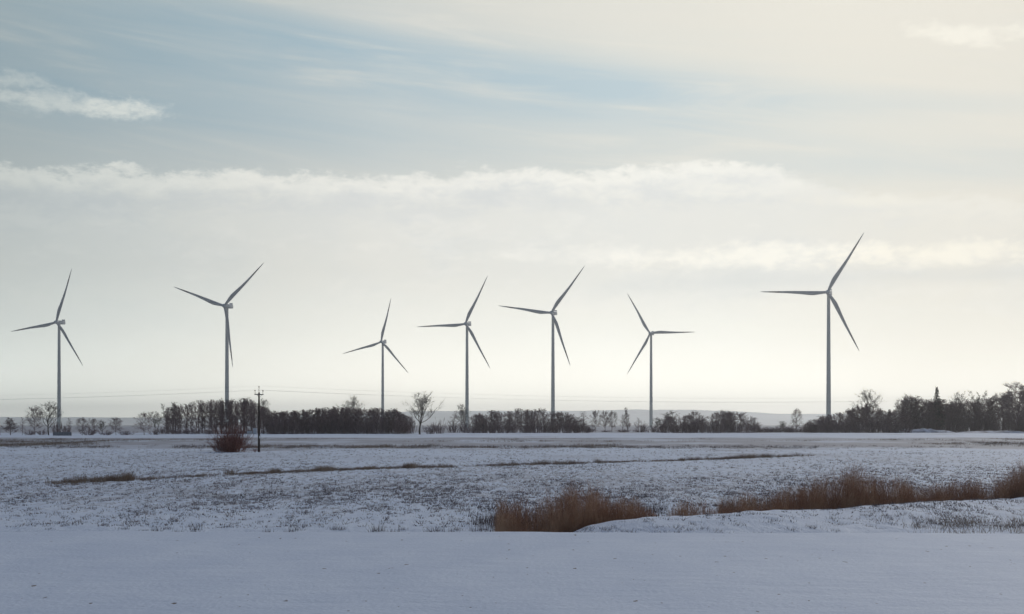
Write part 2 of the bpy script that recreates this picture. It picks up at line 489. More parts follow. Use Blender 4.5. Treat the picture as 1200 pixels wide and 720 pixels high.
BUSH = [make_bush(100 + s, foot=2.0, spread=.6, tw=.030, ns=34, n3=7) for s in range(4)]
BUSH_P = [make_bush(110 + s, spread=.5, tw=.020) for s in range(2)]
BUSH_R = [make_bush(120, spread=.55, tw=.009, ns=130, n2=7, n3=7, foot=1.0)]
def bush_obj(px, top, D, wpx, label, group=None, lst=None, mat='twig', k=None):
    lst = lst or BUSH; me, zm, w = lst[R.randrange(len(lst)) if k is None else k]
    me2 = me
    if not me.materials: me.materials.append(M[mat])
    X = X_at(px, D); z = float(gh(X, D))
    h = CAMZ + (HZ - top) * D / F - z
    o = bpy.data.objects.new('bush', me2); COL.objects.link(o)
    o.location = (X, D, z); o.scale = (wpx * D / F / w, wpx * D / F / w, h / zm); o.rotation_euler.z = R.uniform(0, 6.28)
    tag(o, label, 'bush', group)
    return o

def stand(px0, px1, env, n, D0, D1, kinds, label, group, blabel, bgroup, nb, btop, hpx=(0, 5), wpx=(9, 15)):
    ex = [e[0] for e in env]; ey = [e[1] for e in env]
    for k in range(n):
        px = px0 + (px1 - px0) * (k + R.uniform(.1, .9)) / n if k % 3 else R.uniform(px0, px1)
        top = float(np.interp(px, ex, ey)) + R.uniform(*hpx)
        D = R.uniform(D0, D1)
        kd = R.choices([a for a, _ in kinds], [w for _, w in kinds])[0]
        W = R.uniform(*wpx)
        if kd == 'column': W *= .8
        tree_obj(kd, px, top, D, W, label, group)
    for k in range(nb):
        px = px0 + (px1 - px0) * (k + R.random()) / nb
        t = max(float(np.interp(px, ex, ey)) + 4, R.uniform(*btop))
        bush_obj(px, t, R.uniform(D0 - 6, D0 + 12), R.uniform(10, 20), blabel, bgroup)

# --- woods
stand(192, 318, [(190, 486), (197, 476), (212, 470), (230, 467), (262, 465), (285, 464), (300, 468), (312, 475), (320, 480)], 54, 500, 560,
      [('wood', 7), ('column', 1)], 'slender bare tree in the leafless wood behind the utility pole and the reddish bush', 'trees of the wood behind the utility pole',
      'low dark bush along the foot of the wood behind the utility pole', 'bushes under the wood behind the utility pole', 16, (499, 504))
stand(316, 478, [(316, 480), (345, 480), (380, 476), (395, 475), (430, 476), (460, 477), (470, 481), (480, 490)], 66, 500, 560,
      [('copse', 7), ('dense', 3)], 'dark tree packed into the flat-topped dense wood right of the utility pole', 'trees of the flat-topped dense wood',
      'dark bush at the foot of the flat-topped dense wood', 'bushes under the flat-topped dense wood', 40, (484, 496), hpx=(0, 2.5), wpx=(13, 21))
stand(553, 688, [(553, 487), (560, 482), (575, 480), (595, 477), (610, 477), (625, 475), (640, 476), (655, 481), (672, 483), (684, 491), (690, 498)], 42, 560, 620,
      [('copse', 4), ('dense', 1), ('wood', 5)], 'dark bare tree in the long thicket round the foot of the middle turbines', 'trees of the middle thicket',
      'dark bush along the foot of the middle thicket', 'bushes under the middle thicket', 22, (490, 500), wpx=(10, 17))
stand(776, 889, [(774, 494), (782, 483), (795, 486), (810, 482), (828, 487), (838, 480), (855, 478), (872, 480), (882, 485), (890, 494)], 20, 570, 630,
      [('round', 5), ('copse', 3)], 'bushy bare tree in the low wood between the two right-hand turbines', 'trees of the low wood',
      'dense brown bush filling the low wood between the two right-hand turbines', 'bushes in the low wood', 22, (487, 497), wpx=(12, 20))
stand(945, 1062, [(945, 493), (958, 488), (972, 482), (990, 479), (1005, 473), (1020, 471), (1030, 476), (1045, 477), (1062, 472)], 32, 575, 630,
      [('dense', 3), ('copse', 3), ('round', 3)], 'dark tree in the wood around the foot of the rightmost turbine', 'trees of the wood at the rightmost turbine',
      'dark bush at the foot of the wood by the rightmost turbine', 'bushes under the wood at the rightmost turbine', 26, (487, 498), wpx=(12, 22))
stand(1055, 1215, [(1050, 470), (1062, 461), (1080, 463), (1100, 466), (1125, 468), (1140, 465), (1160, 462), (1180, 455), (1215, 452)], 46, 600, 660,
      [('dense', 3), ('copse', 4), ('round', 3)], 'dark tree in the tall wood behind the snow bank at the right edge', 'trees of the tall wood on the right',
      'dark bush in front of the tall wood at the right edge', 'bushes under the tall wood on the right', 36, (478, 495), wpx=(14, 26))

# --- trees that stand out
single = [
 ('dense', 12, 489, 440, 17, 'small dark tree with a bushy base, near the left edge of the picture', None),
 ('thin', 1, 493, 450, 8, 'narrow dark tree cut by the left edge of the picture', None),
 ('thin', 26, 488, 452, 11, 'slim small tree between the dark bushy tree and the tall airy pair on the left', None),
 ('round', 41, 473, 446, 21, 'tall ragged bare tree, left one of the airy pair beside the leftmost turbine', None),
 ('open', 57, 468, 440, 27, 'tall airy tree with fanned branches just left of the leftmost turbine', None),
 ('thin', 80, 489, 450, 13, 'small thin tree just right of the leftmost turbine', None),
 ('round', 97, 488, 446, 15, 'round crowned tree, first full tree right of the leftmost turbine', None),
 ('round', 109, 489, 450, 13, 'round bare tree, second right of the leftmost turbine and touching the first', None),
 ('round_pale', 119, 491, 470, 11, 'faint airy tree, third in the row right of the leftmost turbine', None),
 ('round', 136, 487, 450, 17, 'bare tree with a rounded crown above low bushes, fourth right of the leftmost turbine', None),
 ('round', 169, 481, 455, 19, 'separate round tree standing alone just left of the wood behind the pole', None),
 ('round_pale', 184, 481, 470, 15, 'pale airy tree at the left end of the wood behind the pole', None),
 ('vase', 203, 470, 572, 24, 'pale airy treetop rising over the left end of the wood behind the pole', None),
 ('open', 287, 464, 572, 24, 'pale airy treetop over the wood just left of the utility pole', None),
 ('round_pale', 309, 466, 574, 20, 'pale airy treetop over the wood just right of the utility pole', None),
 ('open', 410, 462, 580, 24, 'pale round treetop showing alone above the flat-topped dense wood', None),
 ('open', 492, 457, 478, 34, 'tall lone bare tree with open vase-shaped crown in the gap after the dense wood', None),
 ('thin', 528, 480, 580, 14, 'small upright tree left of the fourth turbine from the left', None),
 ('round_pale', 544, 472, 600, 15, 'faint airy tree right against the tower of the fourth turbine from the left', None),
 ('round', 562, 483, 566, 14, 'small round tree just right of the fourth turbine from the left', None),
 ('thin', 683, 482, 640, 12, 'airy thin tree at the right end of the middle thicket', None),
 ('round', 698, 479, 620, 12, 'narrow bare tree, first of the separate trees in the bright gap', None),
 ('round', 709, 479, 622, 13, 'left stem of the close pair of trees in the bright gap', None),
 ('round', 717, 480, 626, 13, 'right stem of the close pair of trees in the bright gap', None),
 ('thin', 730, 485, 620, 9, 'shorter narrow tree left of the slim poplar in the bright gap', None),
 ('column', 736, 477, 618, 9, 'slim upright poplar at the right end of the bright gap', None),
 ('thin', 748, 489, 620, 12, 'tiny tree just left of the sixth turbine from the left', None),
 ('round_pale', 771, 488, 610, 13, 'small pale tree just right of the sixth turbine from the left', None),
 ('round_pale', 786, 480, 640, 20, 'airy pale tree rising from the left end of the low wood', None),
 ('round', 815, 480, 640, 18, 'airy tree rising from the middle of the low wood', None),
 ('round', 884, 487, 590, 12, 'small leaning tree at the right end of the low wood', None),
 ('round_pale', 918, 493, 640, 11, 'tiny pale tree behind the low hedge', None),
 ('round', 933, 477, 595, 13, 'single small tree standing up from the low hedge left of the rightmost turbine', None),
 ('open', 1017, 453, 680, 31, 'pale round treetop above the wood just right of the rightmost turbine', None),
 ('round', 1066, 458, 612, 24, 'tall ragged tree at the left end of the tall right-hand wood', None),
 ('open', 1120, 457, 690, 22, 'airy pale treetop just right of the pointed spruce', None),
 ('vase', 1146, 456, 690, 20, 'airy pale treetop halfway between the pointed spruce and the right edge', None),
 ('round', 1190, 441, 590, 52, 'largest wide-crowned bare tree at the right edge of the picture', None),
]
for kd, px, top, D, w, lab, grp in single: tree_obj(kd, px, top, D, w, lab, grp)

# spruce
rg = random.Random(3); W, N = [], []
grow(Vector((0, 0, -.3)), Vector((0, 0, 1)), 12.3, .16, .02, 6, .02, .1, rg, W)
for k in range(210):
    t = (k / 210) ** .9; zz = 1.2 + t * 10.5; L = (2.1 * (1 - t) ** 1.1 + .06) * rg.uniform(.75, 1.1); az = rg.uniform(0, 6.28)
    p = Vector((0, 0, zz)); d = Vector((math.cos(az), math.sin(az), rg.uniform(-.25, .15)))
    br = grow(p, d, L, .035, .01, 3, .1, .03, rg, W)
    for _ in range(34):
        a, dd = along(br, rg.uniform(.1, 1))
        q = a + (dd + perp(dd, rg) * .9).normalized() * rg.uniform(.25, .5) * (1.1 - .75 * t) + Vector((0, 0, -.06))
        N.append((*a, *q, .035))
Vw, Qw = frusta(W, 5); Vn, Tn = spikes(N)
PROTO['spruce'] = [((mesh_np('trunk', Vw, Qw), mesh_np('crown', Vn, None, Tn), 12.0, 4.6), ('bark', 'needles'))]
tree_obj('spruce', 1098, 452, 606, 36, 'dark pointed spruce rising above the tall right-hand wood', None, name='spruce_tree')

# --- bushes that stand out
for px, top, D, w, lab in [
    (68, 493, 436, 14, 'dark bush hiding the foot of the leftmost turbine'),
    (78, 498, 436, 12, 'low bush beside the foot of the leftmost turbine'),
    (34, 503, 440, 16, 'low scrub between the airy trees near the left edge'),
    (50, 503, 445, 14, 'low scrub under the tall fanned tree on the left'),
    (103, 502, 445, 22, 'scrub under the first two round trees right of the leftmost turbine'),
    (124, 504, 448, 18, 'low flat bush left of the fourth tree past the leftmost turbine'),
    (147, 505, 452, 20, 'low flat bush right of the fourth tree past the leftmost turbine'),
    (181, 503, 470, 14, 'low bush left of the wood behind the pole'),
    (482, 490, 520, 14, 'bush at the right end of the flat-topped dense wood'),
    (504, 496, 505, 18, 'low bush right beside the trunk of the tall lone tree'),
    (516, 491, 520, 16, 'rounded dark bush right of the tall lone tree'),
    (533, 494, 585, 18, 'bush under the small upright tree left of the fourth turbine'),
    (548, 490, 570, 18, 'bush hiding the foot of the fourth turbine from the left'),
    (690, 500, 610, 14, 'low bush at the right tip of the middle thicket'),
    (731, 503, 615, 12, 'tiny bush under the slim poplar in the bright gap'),
    (752, 495, 610, 16, 'bush left of the foot of the sixth turbine from the left'),
    (765, 499, 605, 18, 'low bush hiding the foot of the sixth turbine from the left'),
    (925, 498, 600, 18, 'shrub in the low hedge under the single small tree')]:
    bush_obj(px, top, D, w, lab)
for k in range(16):
    bush_obj(888 + k * 4.6, R.uniform(499.5, 502.5) - (3 if k > 11 else 0), 592 + R.uniform(-4, 4), R.uniform(10, 15), 'low dark bush in the hedge between the low wood and the rightmost turbine', 'bushes of the low hedge')
for k in range(5):
    bush_obj(690 + k * 20 + R.uniform(-3, 3), 504, 640, 16, 'knee-high scrub along the far field edge in the bright gap', 'scrub in the bright gap')
o = bush_obj(270, 498, 171, 38, 'reddish-brown twiggy willow bush standing in the snow left of the utility pole', lst=BUSH_R, mat='red_twig', k=0)
bush_obj(271, 511, 169, 44, 'low skirt of reddish shoots around the willow bush left of the pole', lst=[make_bush(131, spread=.7, tw=.010, ns=130, n2=7, n3=6, H=2.2, foot=1.6)], mat='red_twig')
bush_obj(299, 522, 170, 12, 'small reddish tuft of shoots at the foot of the utility pole', lst=[make_bush(133, spread=.9, tw=.012, ns=24)], mat='red_twig')
bush_obj(413, 507, 500, 5, 'tiny dark bush alone in front of the flat-topped dense wood', lst=[make_bush(134, ns=20)], mat='twig')

# ------------------------------------------------------------------ grasses as spikes
def tufts(name, X, Y, Hh, Rr, n, spread, lean, mat, label, cat='grass', zoff=0.0):
    X = np.repeat(X, n); Y = np.repeat(Y, n); H_ = np.repeat(Hh, n); r = np.repeat(Rr, n); S = np.repeat(spread, n) if hasattr(spread, '__len__') else spread
    N = len(X)
    bx = X + rng.normal(0, 1, N) * S; by = Y + rng.normal(0, 1, N) * S
    bz = gh(bx, by) - .03 + zoff
    h = H_ * rng.uniform(.45, 1.0, N)
    tx = bx + rng.normal(0, 1, N) * h * lean; ty = by + rng.normal(0, 1, N) * h * lean
    Sg = np.stack([bx, by, bz, tx, ty, bz + h, r * rng.uniform(.6, 1.3, N)], 1)
    Vv, Tt = spikes(Sg)
    o = link(name, mesh_np(name, Vv, None, Tt), mat); tag(o, label, cat, None, 'stuff')
    return o
def field_pts(n, y0, y1, dens, pxr=(-40, 1240)):
    D = 1 / (1 / y1 + (1 / y0 - 1 / y1) * rng.random(n * 3))      # even in the picture's rows
    px = rng.uniform(*pxr, n * 3)
    X = X_at(px, D)
    keep = rng.random(n * 3) < dens(X, D, px)
    return X[keep][:n], D[keep][:n]
# stubble of the middle field
def dens(X, D, px):
    return (.35 + .65 * sm(.36, .60, fbm(X * .16, D * .05, 61))) * (.30 + .70 * sm(.40, .60, fbm(X * 1.6, D * .25, 66))) * (.25 + .75 * sm(48, 66, D))
X, Y = field_pts(40000, 45, 185, dens, (-60, 1330))
tufts('stubble', X, Y, .05 + .10 * rng.random(len(X)), .011 + .0001 * Y, 4, .06, .6, M['stubble'], 'sparse dark crop stubble poking through the snow of the middle field')
# clods / bent stalks, tiny dark
X, Y = field_pts(2300, 45, 112, lambda X, D, px: sm(.40, .65, fbm(X * .3, D * .1, 161)) * (.2 + .8 * sm(50, 66, D)))
tufts('dark_stalks', X, Y, .12 + .12 * rng.random(len(X)), .011 + 0 * X, 5, .05, .6, M['dark_stalk'], 'scattered dark stalks bent over in the snow of the middle field')
# near edge tufts
pxs = [(55, .10), (140, .14), (167, .10), (182, .22), (188, .18), (210, .16), (222, .30), (228, .18), (316, .20), (341, .20), (346, .20), (390, .22), (397, .18), (440, .34), (443, .26), (457, .14), (466, .2),
       (470, .16), (505, .26), (512, .2), (528, .28), (536, .2), (556, .24), (566, .2), (575, .3)]
X = np.array([X_at(p, 43.6) for p, _ in pxs]); Y = 43.6 + rng.uniform(-.3, .8, len(X)); Hh = np.array([h for _, h in pxs])
tufts('edge_tufts', X, Y, Hh * 1.1, .005 + 0 * X, 34, .10, .35, M['dark_stalk'], 'small brown tufts along the ditch at the edge of the near field')
# sparse weeds on the bank on the right
N = 130
px = rng.uniform(640, 1240, N); Xb = X_at(px, 45); cr = crest(Xb); E_ = edge(Xb); Yb = E_ + (cr - E_) * rng.uniform(.35, .95, N)
Xb = X_at(px, Yb)
tufts('bank_weeds', Xb, Yb, rng.uniform(.06, .22, N), .005 + 0 * Xb, 26, .13, .5, M['dark_stalk'], 'thin withered weeds dotted over the snowy ditch bank')
px = np.concatenate([rng.normal(1128, 11, 15), rng.normal(1150, 16, 9), rng.normal(1196, 9, 12), rng.normal(1085, 22, 8)]); Yb = rng.uniform(42.5, 46.5, len(px))
tufts('tall_bank_grass', X_at(px, Yb), Yb, rng.uniform(.25, .62, len(px)), .0048 + 0 * px, 20, .20, .42, M['dry_grass'], 'taller withered grass clumps on the ditch bank at the right edge')
# brown boundary strip across the field
bl = [(55, 567), (150, 563), (300, 555), (400, 551), (510, 547.5), (600, 545.5), (700, 542.5), (800, 540), (920, 535.5), (952, 534.5), (1000, 533)]
def strip_den(p):
    return np.interp(p, [50, 60, 110, 148, 160, 180, 215, 235, 262, 275, 290, 420, 508, 512, 530, 545, 565, 575, 720, 735, 800, 900, 925, 930, 945, 955, 1000],
                        [0, .8, .55, 1., .35, .4, .15, .5, .1, .5, .8, .9, 1, .3, .7, .2, .15, .8, .6, .4, .9, 1, 1, .25, .6, .0, 0])
px = rng.uniform(50, 1000, 1900); px = px[rng.random(len(px)) < strip_den(px) * (.35 + .9 * fbm(px * .11, px * 0, 71))]
D = D_row(np.interp(px, [p for p, _ in bl], [q for _, q in bl])) + rng.normal(0, 1.1, len(px))
hh = .22 + .28 * sm(.4, .7, fbm(px * .06, px * 0, 75)) + .12 * sm(830, 900, px)
hh = np.where(np.abs(px - 148) < 5, .62, hh)
tufts('boundary_grass', X_at(px, D), D, hh, .012 + 0 * px, 16, .16, .35, M['dry_grass'], 'thin broken strip of brown grass crossing the snowy field', zoff=0)
# far band of withered grass
X, Y = field_pts(8000, 195, 330, lambda X, D, px: sm(.42, .60, fbm(X * .035, D * .02, 81)) * (.2 + .8 * sm(.4, .6, fbm(X * .3, D * .05, 85))))
tufts('far_grass', X, Y, .2 + .4 * rng.random(len(X)), .017 + 0 * X, 8, .45, .3, M['dry_grass'], 'patchy withered grass band across the far field')
px = np.concatenate([rng.uniform(-20, 130, 160), rng.uniform(205, 250, 80), rng.uniform(310, 420, 110), rng.uniform(470, 720, 260), rng.uniform(720, 960, 320), rng.uniform(960, 1200, 130), rng.uniform(1150, 1185, 60)])
Dd = D_row(524.5 + rng.normal(0, 1.0, len(px)) - (px > 1140) * 4)
tufts('far_dark_weeds', X_at(px, Dd), Dd, rng.uniform(.15, .5, len(px)), .015 + 0 * px, 9, .3, .4, M['dark_stalk'], 'line of darker weeds along the near side of the far field')

# ------------------------------------------------------------------ reeds
def reeds(name, px0, px1, env, n, y_off, mat, label, rr=.0055):
    px = rng.uniform(px0, px1, n)
    ex = [e[0] for e in env]; eh = [e[1] for e in env]
    Hm = np.interp(px, ex, eh)
    keep = rng.random(n) < .50 + .50 * sm(.30, .58, fbm(px * .05, px * 0 + .3, 91)); px = px[keep]; Hm = Hm[keep]; n = len(px)
    g_ = fbm(px * .16, px * 0, 95)
    D = np.full(n, 45.0)
    for _ in range(4): D = crest(X_at(px, D)) + y_off[0]
    dep = rng.random(n); D = D + (y_off[1] - y_off[0]) * dep
    X = X_at(px, D)
    H_ = Hm * (.30 + .72 * rng.random(n) ** .9) * (.72 + .66 * g_) * np.where(rng.random(n) < .12, 1.22, 1.0)
    z0 = gh(X, D) - .04
    bend = rng.normal(.0, .10, n); by = rng.normal(0, .10, n)
    mx, my, mz = X + bend * H_ * .45, D + by * H_ * .45, z0 + H_ * .6
    tx, ty, tz = X + bend * H_ * 1.35, D + by * H_ * 1.35, z0 + H_
    S1 = np.stack([X, D, z0, mx, my, mz, rr * rng.uniform(.7, 1.3, n), np.full(n, rr * .7)], 1)
    S2 = np.stack([mx, my, mz, tx, ty, tz, np.full(n, rr * .7)], 1)
    # feathery side shoots near the tops
    k = 5
    f = rng.uniform(.35, .95, (n, k)); 
    ax = (mx[:, None] + (tx - mx)[:, None] * f).ravel(); ay = (my[:, None] + (ty - my)[:, None] * f).ravel(); az = (mz[:, None] + (tz - mz)[:, None] * f).ravel()
    L = np.repeat(H_, k) * rng.uniform(.05, .16, n * k)
    S3 = np.stack([ax, ay, az, ax + rng.normal(0, .6, n * k) * L, ay + rng.normal(0, .6, n * k) * L, az + L * .8, np.full(n * k, rr * .55)], 1)
    # short leaves low down
    f = rng.uniform(0.0, .55, (n, 3))
    ax = (X[:, None] + (mx - X)[:, None] * f).ravel(); ay = (D[:, None] + (my - D)[:, None] * f).ravel(); az = (z0[:, None] + (mz - z0)[:, None] * f).ravel()
    L = np.repeat(H_, 3) * rng.uniform(.12, .30, n * 3)
    S4 = np.stack([ax, ay, az, ax + rng.normal(0, .55, n * 3) * L, ay + rng.normal(0, .55, n * 3) * L, az + L * .75, np.full(n * 3, rr * .8)], 1)
    V1, Q1 = frusta(S1, 3)
    ps = [(V1, Q1, None)]
    for S in (S2, S3, S4):
        v, t = spikes(S); ps.append((v, None, t))
    o = link(name, combine(ps, name), mat); tag(o, label, 'reeds', None, 'stuff')
reeds('reed_bed', 581, 772, [(580, .9), (590, 1.05), (620, 1.12), (650, 1.2), (668, 1.45), (682, 1.55), (695, 1.35), (702, 1.4), (720, 1.05), (745, .85), (765, .55), (775, .3)], 5200, (.9, 3.2), M['reed'],
      'rust-brown reed bed, the separate left clump in the middle of the picture')
reeds('reed_bed', 782, 845, [(780, .3), (790, .7), (805, .85), (820, .8), (835, .6), (845, .7)], 1100, (.9, 2.6), M['reed'],
      'small low clump of brown reeds between the two larger reed beds')
reeds('reed_bed', 843, 1400, [(843, .75), (870, .95), (900, .9), (925, 1.05), (950, 1.3), (975, 1.5), (1003, 1.55), (1030, 1.25), (1060, 1.15), (1080, 1.0), (1110, 1.0), (1140, 1.05), (1165, 1.2), (1185, 1.45), (1240, 1.5), (1330, 1.1), (1400, .9)], 17200, (.9, 4.2), M['reed'],
      'long rust-brown reed bed behind the snowy ditch bank on the right')
# sparse stems behind the beds
px = np.concatenate([rng.uniform(560, 780, 260), rng.uniform(840, 1230, 420)]); Dd = crest(X_at(px, 48)) + rng.uniform(3, 9, len(px))
tufts('loose_stems', X_at(px, Dd), Dd, rng.uniform(.2, .75, len(px)), .005 + 0 * px, 9, .18, .22, M['dark_stalk'], 'loose dark stems thinning out behind the reed beds')
# bits lying on the near field
px = rng.uniform(0, 1200, 40); Dd = D_row(rng.uniform(632, 720, 40), 0)
tufts('straw_bits', X_at(px, Dd), Dd, rng.uniform(.02, .05, 40), .006 + 0 * px, 6, .012, 1.2, M['dark_stalk'], 'tiny bits of straw lying on the smooth near snow')

# ------------------------------------------------------------------ wind turbines
PSI = math.radians(23)
def blade_mesh():
    rings = []; rt = [1.0, 2.2, 3.5, 6, 9, 12, 16, 21, 27, 33, 39, 45, 50, 53.5, 55.8, 56.8]
    ch = np.interp(rt, [1, 2.6, 6, 11, 14, 20, 30, 42, 52, 55.5, 57], [2.3, 2.3, 2.9, 3.8, 3.75, 3.1, 2.25, 1.5, .95, .5, .15])
    tk = np.interp(rt, [1, 2.6, 8, 14, 30, 57], [2.5, 2.4, 1.6, 1.05, .5, .05])
    for r, c, t in zip(rt, ch, tk):
        s = (r - 1) / 56; tw = math.radians(16 * (1 - s) ** 2 + 1)
        rnd = max(0, 1 - (r - 1) / 6)
        off = -0.9 + .9 * rnd - 0.0
        ring = []
        for i in range(14):
            a = 2 * math.pi * i / 14
            u = math.cos(a); v = math.sin(a)
            yy = (u * .5) * c + (1 - rnd) * (c * .5) + off * (1 - rnd) * min(1, c / 2.2)
            zz = v * .5 * t * (1 - (1 - rnd) * .55 * (u + 1) / 2)
            y2 = yy * math.cos(tw) - zz * math.sin(tw); z2 = yy * math.sin(tw) + zz * math.cos(tw)
            ring.append((r, y2, z2 + 2.2 * s * s))
        rings.append(ring)
    mb = MB().loft(rings); me = bpy.data.meshes.new('blade'); me.from_pydata(mb.v, [], mb.f)
    me.polygons.foreach_set('use_smooth', [True] * len(me.polygons)); me.materials.append(M['blade']); return me
BL = blade_mesh()
TB = [ # tower px, hub (px,y), tips, depth, label
 (69.3, (67.5, 378), [(88, 317), (16, 391), (96, 427)], 1466, 'leftmost white wind turbine, seen most side-on, beside the tall airy tree'),
 (266, (264, 359), [(311, 310), (209, 341), (270, 430)], 1320, 'wind turbine with one blade hanging along its tower, left of the utility pole'),
 (448.5, (447, 401), [(460, 351), (400, 414), (480, 437)], 1849, 'smallest wind turbine, rising above the flat-topped dense wood'),
 (547.3, (545.5, 380), [(574, 326), (491, 385), (573, 431)], 1563, 'wind turbine between the tall lone tree and the middle thicket'),
 (648, (646, 367), [(685, 315), (588, 361), (665, 429)], 1440, 'wind turbine rising above the right part of the middle thicket'),
 (763, (761.5, 391), [(738, 347), (811, 391), (735, 440)], 1766, 'only wind turbine with a blade pointing right, beside the low wood'),
 (971, (969.5, 343), [(1011, 278), (894, 343), (1003, 412)], 1228, 'largest and rightmost wind turbine, with a blade pointing level to the left'),
]
for tx, (hx_, hy), tips, D, lab in TB:
    X = X_at(tx, D); z0 = float(gh(X, D)) - .2
    Hh = CAMZ + (HZ - hy) * D / F - z0
    root = bpy.data.objects.new('wind_turbine', None); COL.objects.link(root)
    root.location = (X, D, z0); root.rotation_euler.z = -PSI
    tag(root, lab, 'wind turbine', 'wind turbines standing beyond the line of trees')
    top = Hh - 1.9
    prof = [(2.25, 0), (2.25, .3), (2.12, .35)]
    for k in range(1, 5):
        h = top * k / 4; r = 2.12 + (1.36 - 2.12) * k / 4
        prof += [(r + .0, h - .10), (r + .035, h - .08), (r + .035, h), (r, h + .02)] if k < 4 else [(r, h)]
    tw = MB().lathe(prof, 28).build('tower', M['tower_paint'], root)
    MB().box((0, -2.12, 1.6), (.9, .18, 2.2), .04).build('door', M['door_grey'], tw, smooth=False)
    # nacelle: rotor side is -y
    nc = MB()
    rings = []
    for yy, w, h, zc in ((-2.6, 1.2, 1.2, 0), (-2.3, 1.55, 1.6, 0), (-1.0, 1.8, 1.85, .05), (3.0, 1.85, 1.95, .1), (7.4, 1.75, 1.85, .15), (8.0, 1.45, 1.55, .15)):
        e = .45
        rings.append([(px_, yy, Hh + zc + pz) for px_, pz in ((-w + e, -h), (w - e, -h), (w, -h + e), (w, h - e), (w - e, h), (-w + e, h), (-w, h - e), (-w, -h + e))])
    nac = nc.loft(rings).build('nacelle', M['hub_paint'], root)
    cl = MB().box((0, 6.6, Hh + 2.65), (3.3, 1.0, 1.3), .12); cl.box((-1.2, 5.9, Hh + 2.2), (.2, 1.0, .7)); cl.box((1.2, 5.9, Hh + 2.2), (.2, 1.0, .7))
    cl.build('cooler', M['hub_paint'], nac, smooth=False)
    ms = MB().tube((0, 4.6, Hh + 2.0), (0, 4.6, Hh + 3.7), .05); ms.tube((-.5, 4.6, Hh + 3.5), (.5, 4.6, Hh + 3.5), .04)
    ms.build('wind_sensor', M['steel'], nac)
    MB().lathe([(1.42, top - .02), (1.62, top), (1.62, top + .35), (1.5, top + .4)], 24).build('yaw_ring', M['steel'], root)
    hc = (0, -4.2, Hh)
    MB().lathe([(.25, -3.0), (.9, -2.75), (1.45, -2.1), (1.75, -1.2), (1.85, 0), (1.75, 1.0), (1.5, 1.55)], 24, 'y', hc).build('hub', M['hub_paint'], root)
    th = [math.atan2(hy - ty_, (tx_ - hx_) / math.cos(PSI + math.atan((hx_ - 600) / -F) * 1)) for tx_, ty_ in tips]
    a = sum(complex(math.cos(3 * t), math.sin(3 * t)) for t in th)
    t0 = math.atan2(a.imag, a.real) / 3
    for k in range(3):
        t = t0 + 2 * math.pi * k / 3
        dx = Vector((math.cos(t), 0, math.sin(t))); dn = Vector((0, -1, 0)); dt = dn.cross(dx)
        o = link('blade', BL, None, root)
        mm = Matrix((dx, dt, dn)).transposed().to_4x4(); mm.translation = hc
        o.matrix_local = mm; o.scale = (1.025, 1, 1)

# low concrete wall before the leftmost turbine
Dw = 425
cw = MB(); cw.box((0, 0, .55), (5.6, .3, 1.1), .03)
for k in range(8): cw.box((-2.66 + k * .76, -.19, .6), (.12, .12, 1.2))
xw = X_at(73, Dw)
o = cw.build('concrete_wall', M['concrete'], None, (xw, Dw, float(gh(xw, Dw)) - .05), smooth=False)
tag(o, 'low grey panelled wall on the snow below the leftmost turbine', 'wall')
# pale cabinets at the foot of the wood behind the pole
Dc = 496
for px, w, h, lab in ((299, 1.3, 1.9, 'small white cabinet at the foot of the wood just left of the utility pole'),
                      (292.5, 1.7, .9, 'low pale box beside the small white cabinet near the utility pole')):
    X = X_at(px, Dc); z = float(gh(X, Dc))
    root = bpy.data.objects.new('cabinet', None); COL.objects.link(root); root.location = (X, Dc, z)
    tag(root, lab, 'cabinet')
    MB().box((0, 0, h / 2 + .08), (w, .8, h), .03).build('body', M['white_box'], root, smooth=False)
    MB().box((0, 0, h + .13), (w + .12, .95, .1), .02).build('roof', M['white_box'], root, smooth=False)
    MB().box((0, 0, .04), (w - .1, .7, .1)).build('plinth', M['concrete'], root, smooth=False)
    MB().box((0, -.415, h / 2 + .08), (w * .8, .02, h * .82)).build('door', M['white_box'], root, smooth=False)

# ------------------------------------------------------------------ utility pole line
def pole(X, D, lab):
    z = float(gh(X, D)) - .1
    root = bpy.data.objects.new('utility_pole', None); COL.objects.link(root); root.location = (X, D, z)
    root.rotation_euler.z = math.radians(52)
    tag(root, lab, 'utility pole', 'poles of the power line')
    MB().lathe([(.15, -.1), (.145, .5), (.095, 7.1), (.085, 7.2)], 14).build('pole', M['wood_pole'], root)
    MB().box((0, 0, 6.95), (1.34, .10, .12), .01).tube((-.0, -.06, 6.55), (.42, -.06, 6.9), .02).tube((0, -.06, 6.55), (-.42, -.06, 6.9), .02).build('crossarm', M['steel'], root, smooth=False)
    for xx, b0, t0 in ((-.62, 7.0, 7.36), (.62, 7.0, 7.36), (0, 7.2, 7.82)):
        ins = MB().tube((xx, 0, b0), (xx, 0, t0), .028); ins.lathe([(.04, t0 - .04), (.075, t0 - .02), (.05, t0 + .04), (.07, t0 + .06), (.045, t0 + .12), (.02, t0 + .15)], 12, o=(xx, 0, 0))
        ins.build('insulator', M['ceramic'], root)
    MB().box((0, -.152, 1.9), (.22, .01, .3)).build('warning_plate', M['white_box'], root, smooth=False)
    bpy.context.view_layer.update()
    return [root.matrix_world @ Vector(p) for p in ((-.62, 0, 7.48), (.62, 0, 7.48), (0, 0, 7.97))]
Dp = 169
pc = pole(X_at(303.5, Dp), Dp, 'thin dark utility pole with a short crossarm, standing in the snow beside the reddish bush')
pr = pole(X_at(303.5, Dp) + 112, Dp + 18, 'far utility pole of the same line, beyond the right edge of the picture')
pl = pole(X_at(303.5, Dp) - 100, Dp + 1, 'utility pole of the same line, beyond the left edge of the picture')
wl = ['front wire of the power line', 'rear wire of the power line', 'top wire of the power line']
